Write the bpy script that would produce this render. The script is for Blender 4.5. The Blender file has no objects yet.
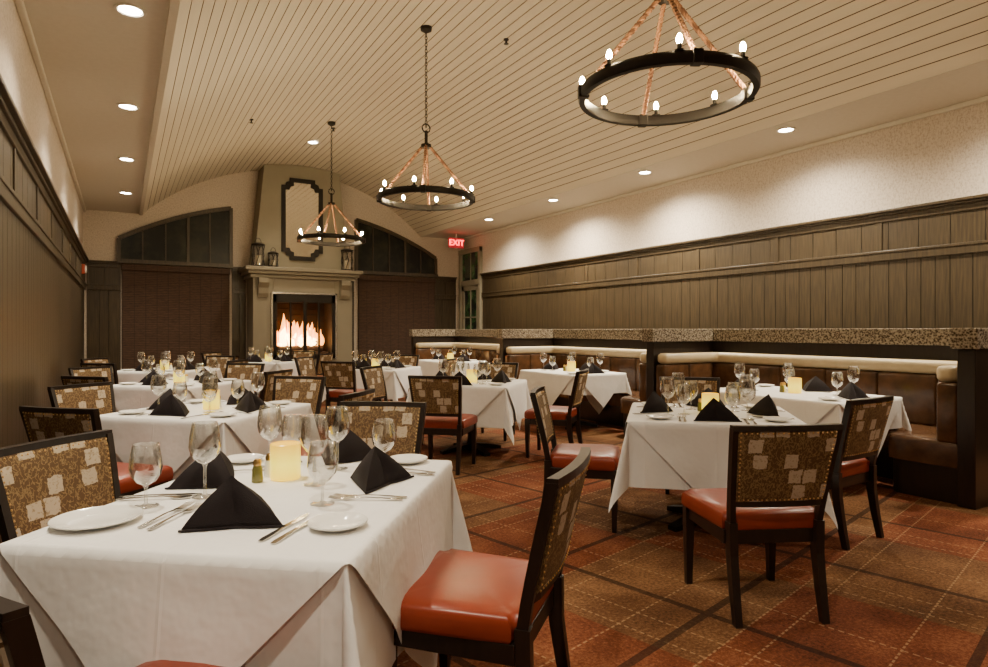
import bpy, bmesh, math, random
from mathutils import Vector, Matrix
random.seed(7)
TH = math.radians(30.5)
CH = 1.32
def plan(x, y):
    return (x*math.cos(TH)+y*math.sin(TH), -x*math.sin(TH)+y*math.cos(TH))
def face(fx, fy):           # heading given in the camera-plan frame -> z rotation in room
    u, v = plan(fx, fy)
    return math.atan2(-u, v)
COL = bpy.context.scene.collection

# ------------------------------------------------------------- materials
def newmat(name):
    m = bpy.data.materials.new(name); m.use_nodes = True
    nt = m.node_tree; b = nt.nodes["Principled BSDF"]
    return m, nt, b
def ramp(nt, fac, stops):
    r = nt.nodes.new("ShaderNodeValToRGB")
    e = r.color_ramp.elements
    while len(e) < len(stops): e.new(0.5)
    for i, (p, c) in enumerate(stops):
        e[i].position = p; e[i].color = (*c, 1)
    nt.links.new(fac, r.inputs[0]); return r.outputs[0]
def coords(nt, kind="Object", scale=(1,1,1), rot=(0,0,0)):
    tc = nt.nodes.new("ShaderNodeTexCoord"); mp = nt.nodes.new("ShaderNodeMapping")
    nt.links.new(tc.outputs[kind], mp.inputs[0])
    mp.inputs['Scale'].default_value = scale; mp.inputs['Rotation'].default_value = rot
    return mp.outputs[0]
def noise(nt, vec, scale, detail=3, rough=0.55):
    n = nt.nodes.new("ShaderNodeTexNoise"); n.inputs['Scale'].default_value = scale
    n.inputs['Detail'].default_value = detail; n.inputs['Roughness'].default_value = rough
    nt.links.new(vec, n.inputs['Vector']); return n.outputs[0]
def bump(nt, b, h, strength=0.2, dist=0.01):
    n = nt.nodes.new("ShaderNodeBump"); n.inputs['Strength'].default_value = strength
    n.inputs['Distance'].default_value = dist
    nt.links.new(h, n.inputs['Height']); nt.links.new(n.outputs[0], b.inputs['Normal'])
def math_(nt, op, a, b=None, clamp=False):
    n = nt.nodes.new("ShaderNodeMath"); n.operation = op; n.use_clamp = clamp
    for i, x in enumerate((a, b)):
        if x is None: continue
        if isinstance(x, (int, float)): n.inputs[i].default_value = x
        else: nt.links.new(x, n.inputs[i])
    return n.outputs[0]
def mix(nt, f, a, b):
    n = nt.nodes.new("ShaderNodeMix"); n.data_type = 'RGBA'
    if isinstance(f, (int, float)): n.inputs[0].default_value = f
    else: nt.links.new(f, n.inputs[0])
    for i, x in ((6, a), (7, b)):
        if isinstance(x, tuple): n.inputs[i].default_value = (*x, 1)
        else: nt.links.new(x, n.inputs[i])
    return n.outputs[2]
def simple(name, c1, c2=None, scale=8, rough=0.5, metal=0, sc=(1,1,1), bs=0.0, spec=None, detail=3):
    m, nt, b = newmat(name)
    v = coords(nt, scale=sc)
    n = noise(nt, v, scale, detail)
    c2 = c2 or tuple(x*0.75 for x in c1)
    nt.links.new(ramp(nt, n, [(0.3, c2), (0.7, c1)]), b.inputs['Base Color'])
    b.inputs['Roughness'].default_value = rough; b.inputs['Metallic'].default_value = metal
    if spec is not None: b.inputs['Specular IOR Level'].default_value = spec
    if bs: bump(nt, b, n, bs)
    return m
def emis(name, col, s):
    m, nt, b = newmat(name)
    b.inputs['Base Color'].default_value = (*col, 1)
    b.inputs['Emission Color'].default_value = (*col, 1); b.inputs['Emission Strength'].default_value = s
    return m

M = {}
M['wood'] = simple('espresso_wood', (0.018,0.010,0.007), (0.008,0.0045,0.0035), 6, 0.32, sc=(6,6,1))
M['wain'] = simple('stained_wainscot', (0.066,0.045,0.022), (0.024,0.016,0.008), 6, 0.42, sc=(9,9,0.5), bs=0.15, detail=5)
M['waing'] = simple('wainscot_groove', (0.006,0.0045,0.003), None, 5, 0.7)
M['board'] = simple('ceiling_board', (0.62,0.555,0.44), (0.57,0.51,0.405), 3, 0.5, sc=(3,0.3,3))
M['groove'] = simple('ceiling_groove', (0.13,0.085,0.055), None, 5, 0.8)
M['plaster'] = simple('soffit_plaster', (0.58,0.54,0.45), (0.55,0.51,0.425), 20, 0.85)
M['stucco'] = simple('chimney_plaster', (0.25,0.22,0.155), (0.23,0.20,0.14), 3, 0.8)
M['paint'] = simple('mantel_paint', (0.21,0.18,0.125), (0.195,0.167,0.115), 3, 0.5)
M['black'] = simple('black_metal', (0.016,0.012,0.009), None, 12, 0.45, 0.6)
M['steel'] = simple('brushed_steel', (0.55,0.52,0.47), (0.4,0.38,0.34), 30, 0.25, 1)
M['silver'] = simple('polished_silver', (0.72,0.69,0.64), (0.60,0.57,0.53), 10, 0.16, 1)
M['gold'] = simple('brass_nail', (0.75,0.50,0.20), (0.55,0.35,0.13), 30, 0.3, 1)
M['napkin'] = simple('black_linen', (0.013,0.008,0.009), (0.008,0.005,0.006), 300, 0.8, bs=0.2, spec=0.25)
M['china'] = simple('white_china', (0.84,0.83,0.79), (0.81,0.80,0.76), 3, 0.12)
M['brown_leather'] = simple('brown_leather', (0.105,0.048,0.020), (0.045,0.021,0.010), 7, 0.22, bs=0.12)
M['cream_leather'] = simple('cream_leather', (0.50,0.41,0.26), (0.44,0.36,0.23), 9, 0.4, bs=0.1)
M['red_leather'] = simple('red_leather', (0.27,0.038,0.013), (0.20,0.027,0.010), 5, 0.34, bs=0.06)
M['brick'] = simple('firebox_brick', (0.04,0.030,0.024), (0.025,0.019,0.015), 14, 0.9)
M['log'] = simple('fire_log', (0.12,0.06,0.03), (0.03,0.015,0.01), 14, 0.9, bs=0.5)
M['olive'] = simple('pepper_grinder', (0.20,0.19,0.05), (0.12,0.11,0.03), 20, 0.2)
M['white_plastic'] = simple('white_plastic', (0.7,0.66,0.58), None, 20, 0.4)
M['bulb'] = emis('bulb_glow', (1.0,0.76,0.42), 800)
M['lens'] = emis('downlight_lens', (1.0,0.88,0.70), 90)
M['flame'] = emis('fire_flame', (1.0,0.36,0.06), 5)
M['flame2'] = emis('fire_core', (1.0,0.66,0.24), 16)
M['red_glow'] = emis('exit_letters', (1.0,0.03,0.03), 9)
M['exit_face'] = emis('exit_panel', (0.25,0.01,0.015), 1.2)

# rope
m, nt, b = newmat('twisted_rope')
w = nt.nodes.new("ShaderNodeTexWave"); w.inputs['Scale'].default_value = 9; w.bands_direction = 'DIAGONAL'
nt.links.new(coords(nt), w.inputs['Vector'])
nt.links.new(ramp(nt, w.outputs[0], [(0.1,(0.12,0.05,0.025)),(0.7,(0.34,0.17,0.085))]), b.inputs['Base Color'])
b.inputs['Roughness'].default_value = 0.9; M['rope'] = m
# wallpaper
m, nt, b = newmat('speckled_wallpaper')
v = coords(nt)
n1 = noise(nt, v, 40, 4, 0.7); n2 = noise(nt, coords(nt, scale=(1,1,0.3)), 90, 4, 0.7)
s = math_(nt, 'ADD', math_(nt,'MULTIPLY',n1,0.5), math_(nt,'MULTIPLY',n2,0.5))
nt.links.new(ramp(nt, s, [(0.40,(0.39,0.325,0.26)),(0.54,(0.57,0.495,0.41))]), b.inputs['Base Color'])
b.inputs['Roughness'].default_value = 0.8; M['wallpaper'] = m
# tablecloth with pressed creases
m, nt, b = newmat('white_tablecloth')
v = coords(nt); n1 = noise(nt, v, 3.0, 4)
sx = nt.nodes.new("ShaderNodeSeparateXYZ"); nt.links.new(v, sx.inputs[0])
nt.links.new(ramp(nt, n1, [(0.3,(0.76,0.75,0.74)),(0.7,(0.82,0.81,0.80))]), b.inputs['Base Color'])
b.inputs['Roughness'].default_value = 0.75; b.inputs['Specular IOR Level'].default_value = 0.25
def crease(o):
    f = math_(nt,'ABSOLUTE', math_(nt,'SUBTRACT', math_(nt,'FRACT', math_(nt,'ADD', math_(nt,'DIVIDE', o, .42), .5)), .5))
    return math_(nt,'SUBTRACT', 1.0, math_(nt,'DIVIDE', f, .02), True)
cr = math_(nt,'MAXIMUM', crease(sx.outputs[0]), crease(sx.outputs[1]))
h = math_(nt,'ADD', n1, math_(nt,'MULTIPLY', cr, 0.06))
bump(nt, b, h, 0.45, 0.04); M['cloth'] = m
# glass: thin shell
m, nt, b = newmat('clear_glass'); nt.nodes.remove(b)
out = nt.nodes['Material Output']
tr = nt.nodes.new("ShaderNodeBsdfTransparent"); gl = nt.nodes.new("ShaderNodeBsdfGlossy")
tr.inputs[0].default_value = (0.95,0.95,0.94,1)
gl.inputs[0].default_value = (1,1,1,1); gl.inputs['Roughness'].default_value = 0.04
lw = nt.nodes.new("ShaderNodeLayerWeight"); lw.inputs[0].default_value = 0.35
f = math_(nt,'ADD', math_(nt,'MULTIPLY', lw.outputs['Facing'], 0.85), 0.06, True)
mx = nt.nodes.new("ShaderNodeMixShader")
nt.links.new(f, mx.inputs[0]); nt.links.new(tr.outputs[0], mx.inputs[1]); nt.links.new(gl.outputs[0], mx.inputs[2])
nt.links.new(mx.outputs[0], out.inputs[0]); M['glass'] = m
# dark night pane
m, nt, b = newmat('night_window_glass')
n1 = noise(nt, coords(nt), 2.5, 5, 0.7)
nt.links.new(ramp(nt, n1, [(0.45,(0.004,0.005,0.005)),(0.75,(0.03,0.032,0.018))]), b.inputs['Base Color'])
b.inputs['Roughness'].default_value = 0.35; b.inputs['Specular IOR Level'].default_value = 0.25; M['pane'] = m
m, nt, b = newmat('night_door_glass')
n1 = noise(nt, coords(nt), 3, 3, 0.7)
nt.links.new(ramp(nt, n1, [(0.42,(0.01,0.012,0.012)),(0.6,(0.03,0.09,0.03)),(0.75,(0.15,0.16,0.10))]), b.inputs['Base Color'])
b.inputs['Roughness'].default_value = 0.1; M['dpane'] = m
m, nt, b = newmat('mirror_glass')
b.inputs['Base Color'].default_value = (0.8,0.78,0.72,1); b.inputs['Metallic'].default_value = 1; b.inputs['Roughness'].default_value = 0.05
M['mirror'] = m
# granite
m, nt, b = newmat('speckled_granite')
v = coords(nt); vo = nt.nodes.new("ShaderNodeTexVoronoi"); vo.inputs['Scale'].default_value = 60
nt.links.new(v, vo.inputs['Vector'])
n1 = noise(nt, v, 34, 6, 0.85)
s = math_(nt,'ADD', math_(nt,'MULTIPLY',n1,0.8), math_(nt,'MULTIPLY',vo.outputs['Distance'],0.35))
nt.links.new(ramp(nt, s, [(0.42,(0.02,0.015,0.012)),(0.52,(0.09,0.065,0.047)),(0.66,(0.30,0.26,0.20))]), b.inputs['Base Color'])
b.inputs['Roughness'].default_value = 0.15; M['granite'] = m
# woven shade
m, nt, b = newmat('woven_shade')
sx = nt.nodes.new("ShaderNodeSeparateXYZ"); nt.links.new(coords(nt), sx.inputs[0])
st = math_(nt,'ABSOLUTE', math_(nt,'SINE', math_(nt,'MULTIPLY', sx.outputs[2], 90)))
n1 = noise(nt, coords(nt, scale=(4,4,50)), 3, 4, 0.7)
vert = math_(nt,'LESS_THAN', math_(nt,'FRACT', math_(nt,'MULTIPLY', sx.outputs[0], 5)), 0.06)
s = math_(nt,'ADD', math_(nt,'MULTIPLY',n1,0.82), math_(nt,'MULTIPLY',st,0.18))
c = ramp(nt, s, [(0.35,(0.020,0.010,0.006)),(0.70,(0.095,0.048,0.027))])
nt.links.new(mix(nt, math_(nt,'MULTIPLY',vert,0.6), c, (0.015,0.009,0.006)), b.inputs['Base Color'])
b.inputs['Roughness'].default_value = 0.8; bump(nt, b, s, 0.2); M['shade'] = m
# candle cup
m, nt, b = newmat('glowing_candle_cup')
sx = nt.nodes.new("ShaderNodeSeparateXYZ"); nt.links.new(coords(nt), sx.inputs[0])
c = ramp(nt, math_(nt,'MULTIPLY', sx.outputs[2], 7.5), [(0.0,(1.0,0.62,0.02)),(0.45,(1.0,0.80,0.06)),(1.0,(0.80,0.42,0.02))])
b.inputs['Base Color'].default_value = (0.40,0.28,0.01,1); nt.links.new(c, b.inputs['Emission Color'])
b.inputs['Emission Strength'].default_value = 1.9; b.inputs['Roughness'].default_value = 0.3; M['candle'] = m
# chair fabric
m, nt, b = newmat('leaf_square_fabric')
sx = nt.nodes.new("ShaderNodeSeparateXYZ"); nt.links.new(coords(nt, scale=(14,14,14)), sx.inputs[0])
nz = noise(nt, coords(nt), 38, 3)
xx = math_(nt,'ADD',sx.outputs[0], math_(nt,'ADD', math_(nt,'MULTIPLY',nz,0.30), 0.37)); zz = math_(nt,'ADD',sx.outputs[2], math_(nt,'MULTIPLY',nz,0.30))
xx = math_(nt,'ADD', xx, math_(nt,'MULTIPLY', math_(nt,'FLOOR', zz), 0.37))
cb = nt.nodes.new("ShaderNodeCombineXYZ")
nt.links.new(math_(nt,'FLOOR',xx), cb.inputs[0]); nt.links.new(math_(nt,'FLOOR',zz), cb.inputs[2])
wn = nt.nodes.new("ShaderNodeTexWhiteNoise"); wn.noise_dimensions = '3D'
nt.links.new(cb.outputs[0], wn.inputs['Vector'])
sq = math_(nt,'GREATER_THAN', wn.outputs[0], 0.74)
inset = math_(nt,'MULTIPLY', math_(nt,'LESS_THAN', math_(nt,'ABSOLUTE', math_(nt,'SUBTRACT', math_(nt,'FRACT',xx),0.5)),0.43), math_(nt,'LESS_THAN', math_(nt,'ABSOLUTE', math_(nt,'SUBTRACT', math_(nt,'FRACT',zz),0.5)),0.43))
sq = math_(nt,'MULTIPLY', sq, inset)
na = noise(nt, coords(nt, scale=(1,1,0.7)), 62, 2, 0.6)
band = math_(nt,'ABSOLUTE', math_(nt,'SUBTRACT', na, 0.5))
base = ramp(nt, band, [(0.02,(0.25,0.165,0.068)),(0.055,(0.10,0.053,0.020))])
n2 = noise(nt, coords(nt), 90, 3)
cream = ramp(nt, n2, [(0.33,(0.31,0.23,0.14)),(0.45,(0.50,0.42,0.31))])
nt.links.new(mix(nt, sq, base, cream), b.inputs['Base Color'])
b.inputs['Roughness'].default_value = 0.7; M['fabric'] = m
# carpet
m, nt, b = newmat('plaid_carpet')
v = coords(nt, rot=(0,0,math.radians(-13.5)))
sx = nt.nodes.new("ShaderNodeSeparateXYZ"); nt.links.new(v, sx.inputs[0])
X, Y = sx.outputs[0], sx.outputs[1]
def frac(x, per, off=0): return math_(nt,'FRACT', math_(nt,'ADD', math_(nt,'DIVIDE', x, per), off))
def line(x, per, off, w):
    f = math_(nt,'ABSOLUTE', math_(nt,'SUBTRACT', frac(x, per, off), 0.5))
    return math_(nt,'LESS_THAN', f, w/per/2)
n1 = noise(nt, coords(nt), 2.2, 3); n2 = noise(nt, coords(nt), 60, 4, 0.8)
nn = math_(nt,'ADD', math_(nt,'MULTIPLY',n1,0.40), math_(nt,'MULTIPLY',n2,0.60))
base = ramp(nt, nn, [(0.36,(0.050,0.016,0.008)),(0.50,(0.140,0.041,0.018)),(0.64,(0.255,0.10,0.044))])
zone = math_(nt,'LESS_THAN', math_(nt,'ABSOLUTE', math_(nt,'SUBTRACT', frac(X,2.2,0.2),0.5)), 0.25)
zone2 = math_(nt,'LESS_THAN', math_(nt,'ABSOLUTE', math_(nt,'SUBTRACT', frac(Y,1.9,0.1),0.5)), 0.25)
dk = ramp(nt, nn, [(0.36,(0.042,0.022,0.011)),(0.50,(0.125,0.062,0.028)),(0.64,(0.26,0.145,0.068))])
xr = math_(nt,'ABSOLUTE', math_(nt,'SUBTRACT', zone, zone2))
col = mix(nt, math_(nt,'MULTIPLY', xr, 0.8), base, dk)
dash = None
for (A, B, per) in ((X, Y, 1.1), (Y, X, 0.95)):
    for off in (0.20, 0.34, 0.76):
        l = math_(nt,'MULTIPLY', line(A, per, off, 0.009), math_(nt,'LESS_THAN', frac(B, 0.04), 0.6))
        dash = l if dash is None else math_(nt,'MAXIMUM', dash, l)
col = mix(nt, math_(nt,'MULTIPLY', dash, 0.38), col, (0.50,0.33,0.18))
dl = math_(nt,'MAXIMUM', line(X, 1.1, 0.0, 0.040), line(Y, 0.95, 0.0, 0.040))
col = mix(nt, math_(nt,'MULTIPLY', dl, 0.72), col, (0.018,0.010,0.007))
nt.links.new(col, b.inputs['Base Color']); b.inputs['Roughness'].default_value = 0.95
b.inputs['Specular IOR Level'].default_value = 0.1
bump(nt, b, n2, 0.5, 0.012); M['carpet'] = m

# ------------------------------------------------------------- mesh helpers
def add_box(bm, x0,x1,y0,y1,z0,z1, bev=0.0, mi=0):
    vs = [bm.verts.new(p) for p in ((x0,y0,z0),(x1,y0,z0),(x1,y1,z0),(x0,y1,z0),(x0,y0,z1),(x1,y0,z1),(x1,y1,z1),(x0,y1,z1))]
    fs = [bm.faces.new([vs[i] for i in q]) for q in ((3,2,1,0),(4,5,6,7),(0,1,5,4),(1,2,6,5),(2,3,7,6),(3,0,4,7))]
    for f in fs: f.material_index = mi
    if bev:
        es = list({e for f in fs for e in f.edges})
        r = bmesh.ops.bevel(bm, geom=es, offset=bev, segments=2 if bev < .02 else 3, profile=0.5, affect='EDGES')
        for f in r['faces']: f.material_index = mi
    return vs
def loft(bm, secs, mi=0, closed=False, caps=True):
    rows = [[bm.verts.new(p) for p in s] for s in secs]
    n = len(rows[0]); R = len(rows)
    for i in range(R if closed else R-1):
        a, b2 = rows[i], rows[(i+1) % R]
        for j in range(n):
            f = bm.faces.new((a[j], a[(j+1)%n], b2[(j+1)%n], b2[j])); f.material_index = mi
    if caps and not closed:
        f = bm.faces.new(rows[0][::-1]); f.material_index = mi
        f = bm.faces.new(rows[-1]); f.material_index = mi
def post(bm, pts, mi=0):    # pts: (x,y,z,wx,wy)
    loft(bm, [[(x-a/2,y-b_/2,z),(x+a/2,y-b_/2,z),(x+a/2,y+b_/2,z),(x-a/2,y+b_/2,z)] for x,y,z,a,b_ in pts], mi)
def railx(bm, pts, mi=0):   # pts: (x,y,z,dy,dz) sections in YZ
    loft(bm, [[(x,y-a/2,z-b_/2),(x,y+a/2,z-b_/2),(x,y+a/2,z+b_/2),(x,y-a/2,z+b_/2)] for x,y,z,a,b_ in pts], mi)
def lathe(bm, prof, seg=24, mi=0, off=(0,0,0)):
    rows = []
    for r, z in prof:
        if r < 1e-5: rows.append([bm.verts.new((off[0],off[1],off[2]+z))])
        else: rows.append([bm.verts.new((off[0]+r*math.cos(2*math.pi*i/seg), off[1]+r*math.sin(2*math.pi*i/seg), off[2]+z)) for i in range(seg)])
    for a, b2 in zip(rows, rows[1:]):
        for i in range(seg):
            j = (i+1) % seg
            if len(a) == 1 and len(b2) == 1: continue
            if len(a) == 1: f = bm.faces.new((a[0], b2[j], b2[i]))
            elif len(b2) == 1: f = bm.faces.new((a[i], a[j], b2[0]))
            else: f = bm.faces.new((a[i], a[j], b2[j], b2[i]))
            f.material_index = mi
def tube(bm, pts, r, seg=8, mi=0, closed=False):
    pts = [Vector(p) for p in pts]; secs = []
    n = len(pts)
    for i, p in enumerate(pts):
        if closed: t = pts[(i+1)%n]-pts[i-1]
        else: t = pts[min(i+1,n-1)]-pts[max(i-1,0)]
        t.normalize()
        up = Vector((0,0,1)) if abs(t.z) < 0.9 else Vector((1,0,0))
        a = t.cross(up).normalized(); b2 = t.cross(a)
        rr = r[i] if isinstance(r, (list,tuple)) else r
        secs.append([p + a*rr*math.cos(2*math.pi*k/seg) + b2*rr*math.sin(2*math.pi*k/seg) for k in range(seg)])
    loft(bm, secs, mi, closed)
def prism(bm, pts, axis, a0, a1, mi=0):
    def mk(p, a):
        return {'x':(a,p[0],p[1]),'y':(p[0],a,p[1]),'z':(p[0],p[1],a)}[axis]
    loft(bm, [[mk(p,a0) for p in pts],[mk(p,a1) for p in pts]], mi)
def finish(name, bm, mats, parent=None, loc=(0,0,0), rz=0, smooth=False, angle=40):
    bmesh.ops.recalc_face_normals(bm, faces=bm.faces)
    me = bpy.data.meshes.new(name); bm.to_mesh(me); bm.free()
    for k in (mats if isinstance(mats,(list,tuple)) else [mats]): me.materials.append(M[k])
    if smooth:
        me.polygons.foreach_set('use_smooth', [True]*len(me.polygons))
        try: me.set_sharp_from_angle(angle=math.radians(angle))
        except Exception: pass
    ob = bpy.data.objects.new(name, me); COL.objects.link(ob)
    ob.location = loc; ob.rotation_euler = (0,0,rz)
    if parent: ob.parent = parent
    return ob
def empty(name, loc=(0,0,0), rz=0):
    e = bpy.data.objects.new(name, None); e.empty_display_size = 0.1; COL.objects.link(e)
    e.location = loc; e.rotation_euler = (0,0,rz); return e
def tag(o, label, cat, group=None):
    o['label'] = label; o['category'] = cat
    if group: o['group'] = group
    return o
def struct(o, label=None):
    o['kind'] = 'structure'
    if label: o['label'] = label
    return o
def copy_thing(root, loc, rz, label=None):
    r = root.copy(); COL.objects.link(r); r.location = loc; r.rotation_euler = (0,0,rz)
    if label: r['label'] = label
    def rec(src, dst):
        for c in src.children:
            d = c.copy(); COL.objects.link(d); d.parent = dst
            d.matrix_parent_inverse = c.matrix_parent_inverse.copy(); rec(c, d)
    rec(root, r); return r
class Kind:
    def __init__(s, root): s.root = root; s.used = False
    def put(s, loc, rz=0, label=None):
        if not s.used:
            s.used = True; s.root.location = loc; s.root.rotation_euler = (0,0,rz)
            if label: s.root['label'] = label
            return s.root
        return copy_thing(s.root, loc, rz, label)

# ------------------------------------------------------------- room shell
UL, UR, VB, VF = -0.65, 7.45, 14.5, -2.6
ZS = 3.65; UV0, UV1 = 0.35, 6.40
UC = (UV0+UV1)/2; HS = (UV1-UV0)/2; RISE = 1.23
RV = (HS*HS+RISE*RISE)/(2*RISE); ZC = ZS+RISE-RV
def vz(u):
    if u <= UV0 or u >= UV1: return ZS
    return ZC+math.sqrt(RV*RV-(u-UC)**2)
bm = bmesh.new(); add_box(bm, UL-.1, UR+.1, VF-.1, VB+.1, -0.1, 0); struct(finish('floor', bm, 'carpet'), 'rust plaid patterned carpet floor')
bm = bmesh.new(); add_box(bm, UL-.1, UL, VF, VB, 0, ZS); struct(finish('wall_left', bm, 'wallpaper'), 'speckled beige wallpaper wall')
bm = bmesh.new(); add_box(bm, UR, UR+.1, VF, VB, 0, ZS); struct(finish('wall_right', bm, 'wallpaper'), 'speckled beige wallpaper wall')
arc = [(UC+RV*math.sin(a), ZC+RV*math.cos(a)) for a in [math.asin(HS/RV)*(1-2*i/40) for i in range(41)]]
prof = [(UL,0),(UR,0),(UR,ZS)] + arc + [(UL,ZS)]
for nm, a, b_ in (('wall_back', VB, VB+.1), ('wall_front', VF-.1, VF)):
    bm = bmesh.new(); prism(bm, prof, 'y', a, b_); struct(finish(nm, bm, 'wallpaper'), 'speckled beige wallpaper end wall under the vault')
# ceiling
bm = bmesh.new()
pr = [(UL, ZS, 0), (UV0-.06, ZS, 0), (UV0-.06, ZS-.03, 0), (UV0, ZS-.03, 0)]
amax = math.asin(HS/RV); NB = 54; gw = 0.009/RV
for i in range(NB):
    a0 = -amax + 2*amax*i/NB; a1 = -amax + 2*amax*(i+1)/NB
    P = lambda a, r: (UC+r*math.sin(a), ZC+r*math.cos(a))
    pr += [(*P(a0+gw/2, RV), 1), (*P(a1-gw/2, RV), 2), (*P(a1-gw/2, RV+.010), 2), (*P(a1+gw/2, RV+.010), 2)]
pr = pr[:-3] + [(UV1, ZS, 0), (UV1, ZS-.006, 0), (UV1+.06, ZS-.006, 0), (UV1+.06, ZS, 0), (UR, ZS, 0)]
rows = [[bm.verts.new((u, v, z)) for (u,z,_) in pr] for v in (VF, VB)]
for i in range(len(pr)-1):
    f = bm.faces.new((rows[0][i], rows[0][i+1], rows[1][i+1], rows[1][i])); f.material_index = pr[i][2]
struct(finish('ceiling', bm, ['plaster','board','groove']), 'barrel vaulted cream plank ceiling with flat side soffits')

TN = [0]
def tname():
    TN[0] += 1; return 'trim_%d' % TN[0]
ZW = 2.67
def wainscot(L, loc, rz):
    bm = bmesh.new()
    def boards(z0, z1, step, jit):
        x = 0; pr = [(0,-.02,0)]
        while x < L-.05:
            w_ = step*random.uniform(1-jit,1+jit); x2 = min(L, x+w_)
            if L-x2 < .06: x2 = L
            pr += [(x2-.007,-.02,1),(x2-.0035,-.006,1),(x2,-.02,0)]; x = x2
        rows = [[bm.verts.new((a,y,z)) for a,y,_ in pr] for z in (z0,z1)]
        for i in range(len(pr)-1):
            f = bm.faces.new((rows[0][i],rows[0][i+1],rows[1][i+1],rows[1][i])); f.material_index = pr[i][2]
    boards(0.15, 2.12, 0.17, 0.25); boards(2.2, ZW-.09, 0.30, 0.05)
    add_box(bm, 0, L, -.04, 0, 0, .16, .006)
    add_box(bm, 0, L, -.045, 0, 2.10, 2.21, .006)
    add_box(bm, 0, L, -.055, 0, 2.185, 2.215, .005)
    add_box(bm, 0, L, -.04, 0, ZW-.13, ZW-.05, .006)
    add_box(bm, 0, L, -.065, 0, ZW-.06, ZW-.03, .006)
    add_box(bm, 0, L, -.10, 0, ZW-.032, ZW, .006)
    n = max(1, int(L/1.25))
    for i in range(n+1):
        c = L*i/n
        add_box(bm, max(0,c-.03), min(L,c+.03), -.032, 0, 2.2, ZW-.12, .004)
    struct(finish(tname(), bm, ['wain','waing'], loc=loc, rz=rz), 'dark stained vertical board wainscot with ledge cap')
wainscot(VB-VF, (UL, VF, 0), math.radians(90))
wainscot(13.15-VF, (UR, 13.15, 0), math.radians(-90))
wainscot(0.56, (UL+.06, VB, 0), 0)
wainscot(0.60, (UR-.66, VB, 0), 0)
wainscot(0.28, (2.02, VB, 0), 0)
wainscot(0.28, (4.42, VB, 0), 0)
for (x0,x1) in ((UL, UL+.05),(UR-.05, UR)):
    bm = bmesh.new(); add_box(bm, x0, x1, VF, VB, ZS-.05, ZS-.001, .01); struct(finish(tname(), bm, 'plaster'), 'thin painted crown moulding')

# arched windows
def wz(u): return -2.73+math.sqrt(6.79**2-(u-UC)**2)
for k,(a,b_) in enumerate(((-0.06,2.0),(4.75,6.81))):
    N = 16
    top = [(a+(b_-a)*i/N, wz(a+(b_-a)*i/N)) for i in range(N+1)]
    bm = bmesh.new()
    prism(bm, [(a,ZW),(b_,ZW)]+top[::-1], 'y', VB-.025, VB-.002, 1)
    def strip(p, w_=.045, d=.07):
        for (p0,p1) in zip(p, p[1:]):
            d_ = Vector((p1[0]-p0[0], p1[1]-p0[1])); n = Vector((-d_.y,d_.x)).normalized()*w_/2
            prism(bm, [(p0[0]-n.x,p0[1]-n.y),(p1[0]-n.x,p1[1]-n.y),(p1[0]+n.x,p1[1]+n.y),(p0[0]+n.x,p0[1]+n.y)], 'y', VB-d, VB-.003, 0)
    strip(top, .08); strip([(a,ZW),(a,top[0][1])], .07); strip([(b_,ZW),(b_,top[-1][1])], .07)
    strip([(a-.03,ZW+.01),(b_+.03,ZW+.01)], .08, .12)
    for i in range(1,5):
        u = a+(b_-a)*i/5; strip([(u,ZW),(u,wz(u))], .025 if i != 3 else .05, .055)
    struct(finish('window_%d'%(k+1), bm, ['wain','pane']), 'arched dark night window with muntins')
    bm = bmesh.new()
    for i in range(14):
        z1 = 2.58-i*.18; add_box(bm, a+.05, b_-.03, VB-.05-.003*(i%2), VB-.01, z1-.182, z1, .002)
    add_box(bm, a+.04, b_-.02, VB-.09, VB-.005, 2.50, 2.63, .008)
    tag(finish('window_shade', bm, 'shade'), 'brown woven wood window shade below the arched window', 'window shade', 'woven window shades')

# door in right wall
bm = bmesh.new()
d0, d1, zt = 13.25, 14.22, 3.25
def bx(v0,v1,z0,z1,dep,mi): add_box(bm, UR-dep, UR-.002, v0, v1, z0, z1, 0, mi)
bx(d0,d1,0,zt,.02,1)
for v0,v1,z0,z1,dep in ((d0-.06,d0+.04,0,zt+.06,.08),(d1-.04,d1+.06,0,zt+.06,.08),(d0-.06,d1+.06,zt-.03,zt+.08,.09),(d0,d1,2.42,2.55,.07),
        (d0+.04,d0+.16,0,2.42,.05),(d1-.16,d1-.04,0,2.42,.05),(d0,d1,0,.30,.05),(d0,d1,2.30,2.42,.05),
        (d0+.16,d1-.16,.95,.98,.035),(d0+.16,d1-.16,1.62,1.65,.035),((d0+d1)/2-.015,(d0+d1)/2+.015,.3,zt,.035)):
    bx(v0,v1,z0,z1,dep,0)
struct(finish('door_1', bm, ['stucco','dpane']), 'glazed exit door with transom panes')

# exit sign
ex = empty('exit_sign', (6.95, 13.6, 3.30)); tag(ex, 'red illuminated EXIT sign hanging beneath the soffit', 'sign')
bm = bmesh.new(); add_box(bm, -.2,.2,-.02,.02,0,.24,.006); finish('sign_panel', bm, 'exit_face', ex)
bm = bmesh.new(); tube(bm, [(0,0,.24),(0,0,.35)], .012); finish('hanger', bm, 'white_plastic', ex)
cu = bpy.data.curves.new('exit_text','FONT'); cu.body = 'EXIT'; cu.size = .2; cu.extrude = .006; cu.align_x='CENTER'; cu.align_y='CENTER'
to = bpy.data.objects.new('tmp_text', cu); COL.objects.link(to)
bpy.context.view_layer.update()
me = bpy.data.meshes.new_from_object(to.evaluated_get(bpy.context.evaluated_depsgraph_get())); bpy.data.objects.remove(to)
lt = bpy.data.objects.new('letters', me); COL.objects.link(lt); me.materials.clear(); me.materials.append(M['red_glow'])
lt.parent = ex; lt.location = (0,-.026,.12); lt.rotation_euler = (math.radians(90),0,0)

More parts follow.
